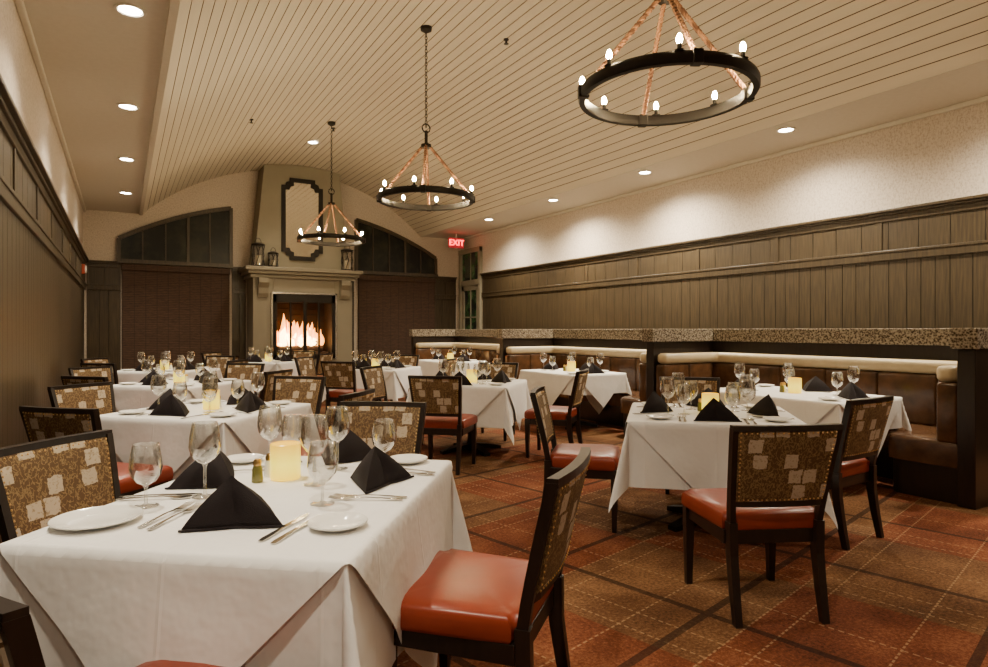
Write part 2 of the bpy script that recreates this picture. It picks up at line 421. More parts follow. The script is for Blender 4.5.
# ------------------------------------------------------------- fireplace
fp = empty('fireplace', (UC, VB, 0)); tag(fp, 'plaster fireplace with tapered chimney breast, thick mantel and burning fire', 'fireplace')
A0, A1 = -.64, .64
bm = bmesh.new()
add_box(bm, -1.05, A0, -.75, 0, 0, 2.45, .01); add_box(bm, A1, 1.05, -.75, 0, 0, 2.45, .01)
add_box(bm, A0, A1, -.75, 0, 2.05, 2.45); add_box(bm, A0, A1, -.75, 0, 0, .72)
add_box(bm, -1.08, 1.08, -.79, 0, 0, .2, .01)
finish('surround', bm, 'paint', fp)
bm = bmesh.new()
add_box(bm, A0, A1, -.08, -.01, .72, 2.05); add_box(bm, A0-.001, A0+.04, -.7, -.01, .72, 2.05); add_box(bm, A1-.04, A1+.001, -.7, -.01, .72, 2.05)
for i in range(10):
    add_box(bm, A0+.02, A1-.02, -.095, -.075, .76+i*.13, .76+i*.13+.115, .004)
finish('firebox', bm, 'brick', fp)
bm = bmesh.new()
for s in (-1,1):
    add_box(bm, min(s*.58,s*.66), max(s*.58,s*.66), -.79, -.75, .72, 2.08, .005)
    add_box(bm, s*.30-.022, s*.30+.022, -.795, -.76, .76, 1.98, .003)
add_box(bm,-.04,.04,-.80,-.76,.76,1.98,.004)
add_box(bm, -.66,.66,-.79,-.75,1.90,2.08,.005); add_box(bm, -.66,.66,-.79,-.75,.70,.80,.005)
finish('fire_screen_door', bm, 'black', fp)
bm = bmesh.new()
for s in (-1,1): add_box(bm, min(s*.655,s*.70), max(s*.655,s*.70), -.785, -.75, .68, 2.12, .004)
add_box(bm, -.70,.70,-.785,-.75,2.08,2.12,.004); finish('steel_trim', bm, 'steel', fp)
bm = bmesh.new()
for (x0,x1,y0,z) in ((-.5,.45,-.5,.90),(-.42,.5,-.35,.92),(-.35,.35,-.42,1.04)):
    tube(bm, [(x0,y0,z),(0,y0+.03,z+.02),(x1,y0,z)], .07, 10)
add_box(bm,-.55,.55,-.62,-.2,.72,.84,.01)
finish('log', bm, 'log', fp, smooth=True)
for nm, mat, cnt, hh, sd in (('flame','flame',19,.72,1),('flame_core','flame2',12,.46,5)):
    rnd = random.Random(sd); bm = bmesh.new()
    for i in range(cnt):
        x = (-.50+.96*i/(cnt-1) if sd==1 else -.46+.72*i/(cnt-1))+rnd.uniform(-.02,.02); h = hh*rnd.uniform(.5,1.1)*(1-.75*abs(x+.18)); y = -.42+rnd.uniform(-.06,.06)-(.05 if sd==5 else 0); b0 = rnd.uniform(-.09,.09)
        n=8; pts=[]; rr=[]
        for j in range(n+1):
            t=j/n; pts.append((x+b0*t+.025*math.sin(t*6+i*2.1),y,.98+h*t)); rr.append(max(.003,.062*(math.sin(math.pi*(.25+.75*t))**.9)))
        tube(bm, pts, rr, 10)
    finish(nm, bm, mat, fp, smooth=True)
bm = bmesh.new()
N=20
def vzl(x): return vz(UC+x)
top = [(-.80+1.60*i/N, vzl(-.80+1.60*i/N)-.004) for i in range(N+1)]
prism(bm, [(-1.02,2.6),(1.02,2.6)]+top[::-1], 'y', -.62, 0); finish('chimney_breast', bm, 'stucco', fp)
bm = bmesh.new()
add_box(bm, -1.12,1.12,-.82,0,2.40,2.48,.02); add_box(bm,-1.17,1.17,-.90,0,2.48,2.55,.015); add_box(bm,-1.23,1.23,-.97,0,2.55,2.63,.012)
finish('mantel', bm, 'paint', fp)
for s in (-1,1):
    bm = bmesh.new(); c = s*.86
    prism(bm, [(-.76,2.0),(-.80,2.0),(-.84,2.08),(-.86,2.2),(-.93,2.30),(-.93,2.40),(-.76,2.40)], 'x', c-.1, c+.1); finish('corbel', bm, 'paint', fp)
l = bpy.data.lights.new('fire_light','POINT'); l.energy = 6; l.color=(1,.55,.25); l.shadow_soft_size=.08
lo = bpy.data.objects.new('fire_light', l); COL.objects.link(lo); lo.parent = fp; lo.location=(0,-.64,1.15)

# framed mirror
mr = empty('framed_mirror', (UC-.02, VB-.625, 3.70)); tag(mr, 'tall black framed mirror with notched corners on chimney', 'mirror')
def notch(w_,h,c):
    q=[]
    for sx_,sz in ((1,1),(-1,1),(-1,-1),(1,-1)):
        p=[(sx_*w_, sz*(h-c)),(sx_*(w_-c*.45), sz*(h-c)),(sx_*(w_-c*.6), sz*(h-c*.6)),(sx_*(w_-c), sz*(h-c*.45)),(sx_*(w_-c), sz*h)]
        q += p if sx_*sz>0 else p[::-1]
    return q
o_, i_ = notch(.44,.88,.17), notch(.35,.79,.17)
bm = bmesh.new(); n=len(o_)
loft(bm, [[(o_[k][0],0,o_[k][1]),(o_[k][0],-.04,o_[k][1]),(i_[k][0],-.03,i_[k][1]),(i_[k][0],0,i_[k][1])] for k in range(n)], closed=True)
finish('mirror_frame', bm, 'black', mr)
bm = bmesh.new(); prism(bm, i_, 'y', -.012, 0); finish('mirror_glass', bm, 'mirror', mr)

# lanterns
def lantern(h, r):
    e = empty('lantern')
    bm = bmesh.new(); lathe(bm, [(0,0),(r*1.1,0),(r*1.1,.02),(r,.03),(0,.03)],16); lathe(bm,[(0,h-.03),(r,h-.03),(r*1.1,h-.02),(r*1.1,h),(r*.5,h+.03),(0,h+.03)],16)
    for i in range(6):
        a=i*math.pi/3
        tube(bm,[(r*math.cos(a),r*math.sin(a),.02),(r*math.cos(a+.5),r*math.sin(a+.5),h/2),(r*math.cos(a),r*math.sin(a),h-.02)],.010,5)
    tube(bm,[(r*.5*math.cos(t),0,h+.03+r*.8*math.sin(t)) for t in [math.pi*i/10 for i in range(11)]],.006,5)
    finish('lantern_frame', bm, 'black', e, smooth=True)
    bm = bmesh.new(); lathe(bm,[(r*.86,.03),(r*.86,h-.03)],16); finish('lantern_glass', bm, 'glass', e, smooth=True)
    bm = bmesh.new(); lathe(bm,[(0,.03),(r*.45,.03),(r*.45,h*.5),(0,h*.5)],12); finish('pillar_candle', bm, 'cream_leather', e, smooth=True)
    return tag(e, 'black cylindrical metal lantern with pillar candle on the mantel', 'lantern', 'lanterns on the mantel')
big = Kind(lantern(.46,.125)); sm = Kind(lantern(.30,.10))
big.put((2.42,13.72,2.631)); sm.put((2.72,13.71,2.631)); big.put((4.30,13.73,2.631))

# wall alarm
al = empty('fire_alarm',(UL+.02,13.6,2.42)); tag(al,'small pale wall alarm strobe on dark wainscot','alarm')
bm=bmesh.new(); add_box(bm,0,.05,-.07,.07,-.09,.09,.008); finish('alarm_body',bm,'red_leather',al)
bm=bmesh.new(); add_box(bm,.05,.075,-.045,.045,-.06,.06,.006); finish('strobe_lens',bm,'white_plastic',al)

# ------------------------------------------------------------- lights
def downlight(energy, size, blend):
    dl = empty('recessed_downlight')
    bm = bmesh.new(); lathe(bm, [(.075,-.001),(.105,-.001),(.105,-.010),(.085,-.012),(.075,-.004)], 24); finish('trim_ring', bm, 'white_plastic', dl, smooth=True)
    bm = bmesh.new(); lathe(bm, [(0,-.004),(.076,-.004),(.076,-.001),(0,-.001)], 24); finish('lens', bm, 'lens', dl)
    l = bpy.data.lights.new('spot_lamp','SPOT'); l.energy = energy; l.color=(1,.86,.64); l.spot_size=math.radians(size); l.spot_blend=blend; l.shadow_soft_size=.07
    lo = bpy.data.objects.new('spot_lamp', l); COL.objects.link(lo); lo.parent = dl; lo.location=(0,0,-.02)
    tag(dl,'round recessed ceiling downlight, lit','light','recessed downlights')
    return Kind(dl)
DL = downlight(350, 125, .9); DR = downlight(620, 152, 1.0); DH = downlight(1050, 155, 1.0)
for v in (12.4,9.95,7.6,5.3,3.0,0.7,-1.6): DL.put((.05,v,ZS))
for v in (11.5,4.6,2.3,0.0): DR.put((6.65,v,ZS))
for v in (9.2,6.9): DH.put((6.65,v,ZS))
DL.put((3.1,12.0,vz(3.1)-.005))

# sprinklers
sp = empty('sprinkler_head'); tag(sp,'small dark pendent sprinkler head on ceiling','sprinkler','sprinkler heads')
bm=bmesh.new(); lathe(bm,[(0,.004),(.035,.004),(.03,-.01),(.012,-.015),(.012,-.045),(.03,-.05),(.03,-.054),(0,-.054)],12); finish('sprinkler_body',bm,'black',sp,smooth=True)
SP=Kind(sp)
for (u,v) in ((4.0,6.5),(3.2,11.0),(1.7,10.2)): SP.put((u,v,vz(u)-.003))

# chandeliers
def chandelier():
    e = empty('chandelier'); R=.54
    bm=bmesh.new(); N=64
    secs=[]
    for i in range(N):
        a=2*math.pi*i/N; c,s=math.cos(a),math.sin(a)
        secs.append([((R+dr)*c,(R+dr)*s,dz) for dr,dz in ((-.018,-.035),(.018,-.035),(.026,-.02),(.026,.02),(.018,.035),(-.018,.035),(-.024,0))])
    loft(bm,secs,closed=True); finish('ring',bm,'black',e,smooth=True)
    bm=bmesh.new(); tube(bm,[(0,0,.62),(0,0,.80)],.02); tube(bm,[(0,0,.60),(0,0,.64)],.06,16)
    tube(bm,[(.05*math.cos(t),0,.83+.05*math.sin(t)) for t in [2*math.pi*i/12 for i in range(12)]],.008,6,closed=True)
    finish('hub',bm,'black',e)
    bm=bmesh.new()
    z=.86; k=0
    while z < 1.96:
        pts=[]
        for i in range(10):
            t=2*math.pi*i/10; x=.014*math.cos(t); pts.append((x,0,z+.024*math.sin(t)) if k%2 else (0,x,z+.024*math.sin(t)))
        tube(bm,pts,.0045,5,closed=True); z+=.038; k+=1
    finish('chain',bm,'black',e)
    bm=bmesh.new(); lathe(bm,[(0,1.94),(.02,1.95),(.065,1.975),(.07,2.018),(0,2.018)],20); finish('canopy',bm,'black',e,smooth=True)
    for i in range(4):
        a=math.pi/4+i*math.pi/2+.3
        p0=Vector((R*.97*math.cos(a),R*.97*math.sin(a),.03)); p1=Vector((.04*math.cos(a),.04*math.sin(a),.62))
        bm=bmesh.new(); d=(p1-p0); L=d.length; dn=d.normalized(); aa=dn.cross(Vector((0,0,1))).normalized(); bb=dn.cross(aa)
        for s in (0,1,2):
            pts=[]
            for j in range(61):
                t=j/60; ph=t*L*2*math.pi/.09+s*2*math.pi/3
                pts.append(p0+d*t+(aa*math.cos(ph)+bb*math.sin(ph))*.009)
            tube(bm,pts,.010,6)
        finish('rope',bm,'rope',e,smooth=True)
        bm=bmesh.new(); add_box(bm,-.035,.035,-.03,.03,-.04,.04,.006); o=finish('rope_bracket',bm,'black',e,(R*math.cos(a),R*math.sin(a),0),a)
    for i in range(8):
        a=i*math.pi/4+.12; c,s=math.cos(a),math.sin(a)
        bm=bmesh.new(); lathe(bm,[(0,.035),(.030,.035),(.032,.042),(.013,.046),(.013,.080),(0,.080)],12); finish('candle_socket',bm,'black',e,((R)*c,(R)*s,0),smooth=True)
        bm=bmesh.new(); lathe(bm,[(0,.078),(.009,.080),(.016,.092),(.0185,.104),(.0150,.122),(.007,.136),(0,.140)],10); finish('bulb',bm,'bulb',e,((R)*c,(R)*s,0),smooth=True)
    return tag(e,'round black metal ring chandelier on ropes with candle bulbs','chandelier','ring chandeliers')
CHD=Kind(chandelier())
for u,v in ((3.04,2.96),(3.07,6.78),(3.08,10.7)): CHD.put((u,v,2.855))

# ------------------------------------------------------------- booths and partition
PB = 6.40; TIP=5.38; DV=(2.25,5.5,8.9,12.6); GZ0,GZ1=1.18,1.335
pt = empty('booth_partition',(PB,0,0)); tag(pt,'long low dark wood partition with speckled granite cap','partition')
bm=bmesh.new(); add_box(bm,0,.15,DV[0]-.06,DV[3]+.06,0,GZ0,.005)
for i in range(9):
    v=DV[0]+.1+i*1.2; add_box(bm,.15,.165,v,v+1.0,.2,1.05,.006)
for v in DV: add_box(bm,TIP-PB,0,v-.06,v+.06,0,GZ0,.006)
finish('partition_body',bm,'wood',pt)
bm=bmesh.new(); add_box(bm,-.03,.19,DV[0]-.10,DV[3]+.10,GZ0,GZ1,.008)
finish('granite_cap',bm,'granite',pt)
bm=bmesh.new()
for v in DV: add_box(bm,TIP-PB-.04,-.03,v-.09,v+.09,GZ0,GZ1-(.0),.008)
finish('divider_cap',bm,'granite',pt)
for k in range(3):
    a,b_=DV[k]+.065,DV[k+1]-.065; u0,u1=TIP+.02,PB-.005; D=.56
    be=empty('booth_bench',(0,0,0)); tag(be,'U-shaped brown leather booth with cream top roll','booth','leather booths')
    def U(bm,u0,u1,a,b_,d,z0,z1,bev,c):
        hi=[(u0+c-c*math.cos(math.pi/2*t/6), b_-d+c-c*math.sin(math.pi/2*t/6)) for t in range(7)]
        lo=[(u0+c-c*math.cos(math.pi/2*(6-t)/6), a+d-c+c*math.sin(math.pi/2*(6-t)/6)) for t in range(7)]
        poly=[(u1,a),(u1,b_),(u0,b_)]+hi+[(u1-d,b_-d),(u1-d,a+d)]+lo+[(u0,a)]
        lo_=[bm.verts.new((p[0],p[1],z0)) for p in poly]; hi_=[bm.verts.new((p[0],p[1],z1)) for p in poly]
        n_=len(poly); fs=[bm.faces.new(lo_[::-1]),bm.faces.new(hi_)]
        for i in range(n_): fs.append(bm.faces.new((lo_[i],lo_[(i+1)%n_],hi_[(i+1)%n_],hi_[i])))
        if bev:
            es=[e_ for e_ in fs[1].edges]
            bmesh.ops.bevel(bm,geom=es,offset=bev,segments=4,profile=.5,affect='EDGES')
    bm=bmesh.new(); U(bm,u0+.03,u1,a,b_,D-.04,0.001,.28,0,.12); finish('plinth',bm,'wood',be)
    bm=bmesh.new(); U(bm,u0,u1,a,b_,D,.28,.47,.04,.14); finish('seat',bm,'brown_leather',be,smooth=True,angle=60)
    bm=bmesh.new()
    nb=6; Lb=(b_-a)
    for i in range(nb): add_box(bm,u1-.16,u1,a+Lb*i/nb+.001,a+Lb*(i+1)/nb-.001,.46,.92,.025)
    for i in range(2):
        uu0=u0+(u1-.16-u0)*i/2; uu1=u0+(u1-.16-u0)*(i+1)/2
        add_box(bm,uu0,uu1,a,a+.15,.46,.92,.025); add_box(bm,uu0,uu1,b_-.15,b_,.46,.92,.025)
    finish('backrest',bm,'brown_leather',be,smooth=True,angle=60)
    bm=bmesh.new(); r=.08; cc=.16
    path=[(u0+.005,b_-r-.005,.3),(u0+.02,b_-r-.005,.8),(u0+.05,b_-r-.005,1)]
    for t in range(7):
        an=math.pi/2*t/6; path.append((u1-r-.005-cc+cc*math.sin(an), b_-r-.005-cc+cc*math.cos(an),1))
    path+= [(p[0],a+b_-p[1],p[2]) for p in path[::-1]]
    pv=[Vector((p[0],p[1],0)) for p in path]; secs=[]
    for i,p in enumerate(pv):
        t=(pv[min(i+1,len(pv)-1)]-pv[max(i-1,0)]).normalized(); nrm=Vector((-t.y,t.x,0)); k_=path[i][2]; sec_=[]
        for q in range(16):
            an=2*math.pi*q/16; cx,cz=math.cos(an),math.sin(an)
            ex_=abs(cx)**.6*(1 if cx>=0 else -1); ez_=abs(cz)**.6*(1 if cz>=0 else -1)
            sec_.append(p+nrm*.08*k_*ex_+Vector((0,0,.985+.062*k_*ez_)))
        secs.append(sec_)
    loft(bm,secs)
    finish('top_roll',bm,'cream_leather',be,smooth=True,angle=70)

# ------------------------------------------------------------- chair
def chair():
    e=empty('dining_chair')
    bm=bmesh.new()
    sh=[(-.235,-.215),(.235,-.215),(.262,.245),(-.262,.245)]
    def sec(k,z): return [(x*k,(y-.01)*k+.01,z) for x,y in sh]
    loft(bm,[sec(.97,.405),sec(1,.415),sec(1.0,.455),sec(.985,.475),sec(.93,.488),sec(.78,.496),sec(.4,.500)])
    es=[ed for ed in bm.edges if abs(ed.verts[0].co.z-ed.verts[1].co.z)>.001 and ed.calc_length()<.2]
    bmesh.ops.bevel(bm,geom=es,offset=.025,segments=3,affect='EDGES')
    finish('seat',bm,'red_leather',e,smooth=True,angle=50)
    bm=bmesh.new()
    for x0,x1,y0,y1 in ((-.22,.22,.205,.23),(-.20,.20,-.215,-.19),(-.235,-.205,-.2,.22),(.205,.235,-.2,.22)): add_box(bm,x0,x1,y0,y1,.345,.408,.003)
    finish('seat_rail',bm,'wood',e)
    for s in (-1,1):
        bm=bmesh.new(); post(bm,[(s*.225,.215,0,.03,.03),(s*.225,.215,.30,.044,.044),(s*.225,.215,.406,.046,.046)]); finish('leg',bm,'wood',e)
        bm=bmesh.new(); post(bm,[(s*.205,-.275,0,.032,.034),(s*.205,-.245,.15,.036,.042),(s*.205,-.222,.30,.038,.048),(s*.208,-.220,.45,.038,.048)]); finish('leg',bm,'wood',e)
    def yb(z): return -.220-.105*((z-.45)/.47)**1.15 if z>.45 else -.22
    bm=bmesh.new(); zs=[.45,.52,.6,.68,.76,.84,.89]
    for s in (-1,1): post(bm,[(s*(.208+.036*(z-.45)/.47),yb(z),z,.027,.036) for z in zs])
    def bow(x,z,amt=.022): return yb(z)-amt*(1-(x/.25)**2)
    def rx(z,hw,dz,dy=.03): railx(bm,[(x,bow(x,z)if abs(x)<hw else yb(z),z,dy,dz) for x in [hw*(-1+2*i/10) for i in range(11)]])
    rx(.890,.254,.026,.034); rx(.540,.212,.028)
    finish('backrest_frame',bm,'wood',e)
    bm=bmesh.new()
    secs=[]
    zz=[.550+.33*i/8 for i in range(9)]
    for z in zz:
        hw=.197+.036*(z-.45)/.47; t=.024 if z in (zz[0],zz[-1]) else .040
        xs=[hw*(-1+2*i/10) for i in range(11)]
        secs.append([(x,bow(x,z)-t/2,z) for x in xs]+[(x,bow(x,z)+t/2,z) for x in xs[::-1]])
    loft(bm,secs)
    def nail(x,z,sgn):
        y=bow(x,z)+sgn*.0205; r=.0045
        c=[bm.verts.new((x+r*math.cos(q),y,z+r*math.sin(q))) for q in [k*math.pi/3 for k in range(6)]]; ap=bm.verts.new((x,y+sgn*.004,z))
        for k in range(6):
            f=bm.faces.new((c[k],c[(k+1)%6],ap)); f.material_index=1
    for sgn in (-1,1):
        for i in range(17):
            z=.560+.31*i/16; hw=.188+.036*(z-.45)/.47
            nail(-hw,z,sgn); nail(hw,z,sgn)
        for i in range(1,19):
            for z in (.561,.869):
                hw=.188+.036*(z-.45)/.47; nail(-hw+2*hw*i/19,z,sgn)
    finish('backrest',bm,['fabric','gold'],e,smooth=True,angle=35)
    return tag(e,'espresso wood dining chair, red leather seat, patterned fabric back','chair','dining chairs')
CHR=Kind(chair())
def put_chair(x,y,fx,fy):
    u,v=plan(x,y); CHR.put((u,v,0),face(fx,fy))

# ------------------------------------------------------------- tables and cloths
ZT=.752
def table_thing(hx,hy):
    e=empty('dining_table')
    bm=bmesh.new(); add_box(bm,-hx+.01,hx-.01,-hy+.01,hy-.01,.712,.742,.008); finish('tabletop',bm,'wood',e)
    bm=bmesh.new(); lathe(bm,[(0,.05),(.06,.05),(.045,.10),(.038,.14),(.038,.66),(.07,.70),(.20,.712),(0,.712)],20); finish('pedestal',bm,'black',e,smooth=True)
    bm=bmesh.new()
    for i in range(4):
        a=i*math.pi/2+math.pi/4; c,s=math.cos(a),math.sin(a)
        secs=[]
        for r,h0,h1,w_ in ((0.0,.03,.09,.05),(.2,.02,.065,.045),(.36,.0,.03,.035)):
            secs.append([(r*c-w_*s,r*s+w_*c,h0),(r*c+w_*s,r*s-w_*c,h0),(r*c+w_*s,r*s-w_*c,h1),(r*c-w_*s,r*s+w_*c,h1)])
        loft(bm,secs)
    finish('pedestal_foot',bm,'black',e)
    return tag(e,'dark pedestal dining table beneath a white tablecloth','table','dining tables')
def cloth_mesh(hx,hy,kind,D,z0,seed,off=0.0,step=.04):
    rnd=random.Random(seed); ph=[rnd.uniform(0,6.3) for _ in range(4)]
    bm=bmesh.new()
    if kind=='square': ex,ey=hx+D,hy+D; rot=0
    else: ex=ey=D/math.sqrt(2); rot=math.pi/4
    nx=int(2*ex/step); ny=int(2*ey/step); g=[]
    for i in range(nx+1):
        g.append([])
        for j in range(ny+1):
            x=-ex+2*ex*i/nx; y=-ey+2*ey*j/ny
            g[-1].append(bm.verts.new((x*math.cos(rot)-y*math.sin(rot), x*math.sin(rot)+y*math.cos(rot),0)))
    for i in range(nx):
        for j in range(ny): bm.faces.new((g[i][j],g[i+1][j],g[i+1][j+1],g[i][j+1]))
    for s in (-1,1):
        for e_ in (0,.01,.03):
            for co,no in (((s*(hx+e_),0,0),(1,0,0)),((0,s*(hy+e_),0),(0,1,0))):
                bmesh.ops.bisect_plane(bm,geom=list(bm.verts)+list(bm.edges)+list(bm.faces),dist=1e-5,plane_co=co,plane_no=no)
    bmesh.ops.remove_doubles(bm,verts=bm.verts,dist=1e-4)
    for v in bm.verts:
        x,y=v.co.x,v.co.y; qx=max(-hx,min(hx,x)); qy=max(-hy,min(hy,y)); dx,dy=x-qx,y-qy; d=math.hypot(dx,dy)
        if d<1e-6: v.co.z=z0; continue
        nx_,ny_=dx/d,dy/d
        phi=math.atan2(abs(dy),abs(dx)); s2=math.sin(2*phi) if (abs(dx)>1e-6 and abs(dy)>1e-6) else 0
        side=0 if abs(dx)>abs(dy) else 1
        s=(qy if side==0 else qx)
        idx=(0 if dx>0 else 1) if side==0 else (2 if dy>0 else 3)
        fade=max(0,1-(abs(s)/( hy if side==0 else hx))**4)
        k=.035+fade*(.040*math.sin(s*9+ph[idx])+.018*math.sin(s*19+ph[idx-1]))*min(1,d/.35)+.24*s2**1.8
        fl=off*min(1,d/.03)
        if off: fl+=.014*min(1,d/.3)
        o=min(d,.010)+fl+k*max(0,d-.01)
        zz=-max(0,d-.006)*math.sqrt(max(.1,1-min(k,.9)**2))
        v.co.x=qx+nx_*o; v.co.y=qy+ny_*o; v.co.z=max(z0+zz,.015)
    return bm
def put_table(u,v,rz,hx=.5,hy=.5,seed=0,drop=.41):
    t=table_thing(hx,hy); t.location=(u,v,0); t.rotation_euler=(0,0,rz)
    e=empty('tablecloth',(u,v,0),rz)
    tag(e,'white linen tablecloth with diagonal overlay draped over the table','tablecloth','white tablecloths')
    finish('under_cloth',cloth_mesh(hx,hy,'square',drop,.746,seed),'cloth',e,smooth=True,angle=80)
    finish('overlay_cloth',cloth_mesh(hx,hy,'diamond',hx+hy+.015,.7505,seed,.012),'cloth',e,smooth=True,angle=80)

# tableware kinds
def wine(hs,name,label,S=1.0,wd=1.0):
    e=empty(name); bm=bmesh.new()
    lathe(bm,[(0,.002),(.034*S,.0),(.036*S,.002),(.012,.006),(.005,.012),(.0045,.05),(.005,hs*S-.01),(.010,hs*S)],16)
    finish('stem',bm,'glass',e,smooth=True,angle=80)
    bm=bmesh.new()
    p=[(.006,hs),(.024,hs+.010),(.038,hs+.030),(.043,hs+.052),(.041,hs+.080),(.036,hs+.108),(.033,hs+.122)]
    p=[(r*S*wd,z*S) for r,z in p]
    lathe(bm,p+[(r-.0015,z) for r,z in p[::-1]],24)
    finish('bowl',bm,'glass',e,smooth=True,angle=80)
    return tag(e,label,'glass','stemmed glasses')
WG=Kind(wine(.095,'wine_glass','clear tall stemmed wine glass on the tablecloth',1.17,1.02))
GG=Kind(wine(.062,'water_goblet','clear short stemmed water goblet on the tablecloth',1.10,1.04))
def plate(r,lab):
    bm=bmesh.new(); lathe(bm,[(0,.001),(r*.55,.0),(r*.6,.003),(r*.97,.014),(r,.017),(r*.985,.020),(r*.72,.011),(r*.66,.007),(r*.60,.005),(0,.005)],40)
    return tag(finish('plate',bm,'china',smooth=True,angle=50),lab,'plate','bread plates')
PL=Kind(plate(.085,'small white round china bread plate on the tablecloth'))
def napkin():
    bm=bmesh.new()
    L_,R_,A_,B_,F_=[Vector(p) for p in ((-.145,-.060,0),(.140,-.075,0),(-.015,-.008,.142),(.02,.130,.004),(0,-.052,.0))]
    def tri(a,b,c,n=8,push=0.0):
        g=[]; nrm=(b-a).cross(c-a).normalized()
        for i in range(n+1):
            g.append([])
            for j in range(n+1-i):
                s,t=i/n,j/n; w0=1-s-t
                p=a*w0+b*s+c*t + nrm*push*27*w0*s*t
                g[-1].append(p)
        for i in range(n):
            for j in range(n-i):
                bm.faces.new([bm.verts.new(q) for q in (g[i][j],g[i+1][j],g[i][j+1])])
                if j<n-i-1: bm.faces.new([bm.verts.new(q) for q in (g[i+1][j],g[i+1][j+1],g[i][j+1])])
    tri(A_,L_,F_,8,.012); tri(A_,F_,R_,8,.012); tri(A_,R_,B_,8,.016); tri(A_,B_,L_,8,.016)
    tri(L_,B_,F_,8); tri(R_,F_,B_,8)
    bmesh.ops.remove_doubles(bm,verts=bm.verts,dist=.0008)
    for v in bm.verts:
        z=v.co.z
        if z>.003:
            t=z/.142; v.co.z=min(.143, z+.007*math.sin(math.pi*min(1,t))); v.co.x*=1+.05*math.sin(math.pi*t)
        if v.co.z<0: v.co.z=0
    for (q,s) in ((L_,-1),(R_,1)):
        a=Vector((q.x*1.01,q.y-.003,.004)); b_=Vector((0,-.056,.004)); tube(bm,[a,(a+b_)/2+Vector((0,-.004,0)),b_],.004,6)
    o=finish('folded_napkin',bm,'napkin',smooth=True,angle=42)
    return tag(o,'black linen napkin folded into a pointed pyramid','napkin','black folded napkins')
NP=Kind(napkin())
def flatware(kind):
    bm=bmesh.new()
    def bar(pts):
        loft(bm,[[(x-w_/2,y*1.1,z),(x+w_/2,y*1.1,z),(x+w_/2,y*1.1,z+.0022),(x-w_/2,y*1.1,z+.0022)] for x,y,z,w_ in pts])
    if kind=='fork':
        bar([(0,-.115,.002,.013),(0,-.10,.002,.018),(0,-.06,.005,.012),(0,.0,.008,.007),(0,.035,.006,.009),(0,.05,.004,.024),(0,.062,.003,.026)])
        for i in range(4):
            x=-.0108+.0072*i; bar([(x,.062,.003,.0046),(x,.09,.005,.004),(x,.112,.009,.002)])
    elif kind=='knife':
        bar([(0,-.12,.001,.014),(0,-.10,.002,.019),(0,-.03,.003,.014),(0,-.01,.003,.013),(0,0,.003,.018),(.001,.06,.002,.022),(.001,.09,.002,.020),(-.003,.12,.001,.005)])
    else:
        bar([(0,-.11,.002,.013),(0,-.095,.002,.018),(0,-.05,.005,.011),(0,.02,.008,.006),(0,.045,.005,.015),(0,.06,.003,.030),(0,.08,.002,.036),(0,.098,.004,.026),(0,.108,.006,.008)])
    return tag(finish('dinner_'+kind,bm,'silver',smooth=True,angle=30),'polished silver dinner '+kind+' on the tablecloth',kind,'silver '+kind+'s')
FK,KN,SN=Kind(flatware('fork')),Kind(flatware('knife')),Kind(flatware('spoon'))
def candle():
    e=empty('votive_candle'); r=.056
    bm=bmesh.new(); lathe(bm,[(0,0),(r*.94,0),(r,.006),(r,.132),(r*.93,.135),(r*.90,.128),(r*.90,.03),(0,.03)],28)
    finish('candle_cup',bm,'candle',e,smooth=True)
    bm=bmesh.new(); lathe(bm,[(0,.03),(.012,.035),(.016,.05),(.010,.075),(0,.092)],10); finish('candle_flame',bm,'flame2',e,smooth=True)
    return tag(e,'glowing yellow votive candle in frosted glass cup','candle','table candles')
CN=Kind(candle())
def shaker(nm,body,lab):
    e=empty(nm); bm=bmesh.new(); lathe(bm,[(0,0),(.02,0),(.021,.004),(.018,.05),(.014,.062),(0,.062)],14); finish('shaker_body',bm,body,e,smooth=True)
    bm=bmesh.new(); lathe(bm,[(0,.062),(.015,.062),(.016,.075),(.010,.086),(0,.088)],14); finish('shaker_cap',bm,'gold',e,smooth=True)
    return tag(e,lab,nm.split('_')[0]+' shaker','salt and pepper shakers')
PS=Kind(shaker('pepper_shaker','olive','small pepper shaker with brass cap beside the candle'))
SS=Kind(shaker('salt_shaker','china','small salt shaker with brass cap beside the candle'))

def dress(u,v,rz,hx,hy,detail,seed,sides=(0,1,2,3)):
    rnd=random.Random(seed)
    def P(x,y): return (u+x*math.cos(rz)-y*math.sin(rz), v+x*math.sin(rz)+y*math.cos(rz), ZT)
    CN.put(P(rnd.uniform(-.015,.015),rnd.uniform(-.02,.0)),rnd.uniform(0,3))
    PS.put(P(-.055,.085)); SS.put(P(-.005,.100))
    for k in sides:
        a=k*math.pi/2; h=hy if k%2==0 else hx
        def Q(x,y):
            X_=x*math.cos(a)-y*math.sin(a); Y_=x*math.sin(a)+y*math.cos(a); return P(X_,Y_)
        j=lambda: rnd.uniform(-.010,.010)
        NP.put(Q(j(),-h+.16+j()),rz+a+rnd.uniform(-.15,.15))
        PL.put(Q(-.325+j(),-h+.14+j()))
        WG.put(Q(.20+j(),-h+.25+j())); GG.put(Q(.12+j(),-h+.35+j()))
        if detail:
            FK.put(Q(-.180,-h+.15),rz+a+rnd.uniform(-.03,.03)); KN.put(Q(.185,-h+.14),rz+a+rnd.uniform(-.03,.03))
            if detail>1: SN.put(Q(.225,-h+.14),rz+a+rnd.uniform(-.03,.03)); FK.put(Q(-.212,-h+.15),rz+a+rnd.uniform(-.02,.02))

D45=-math.pi/4
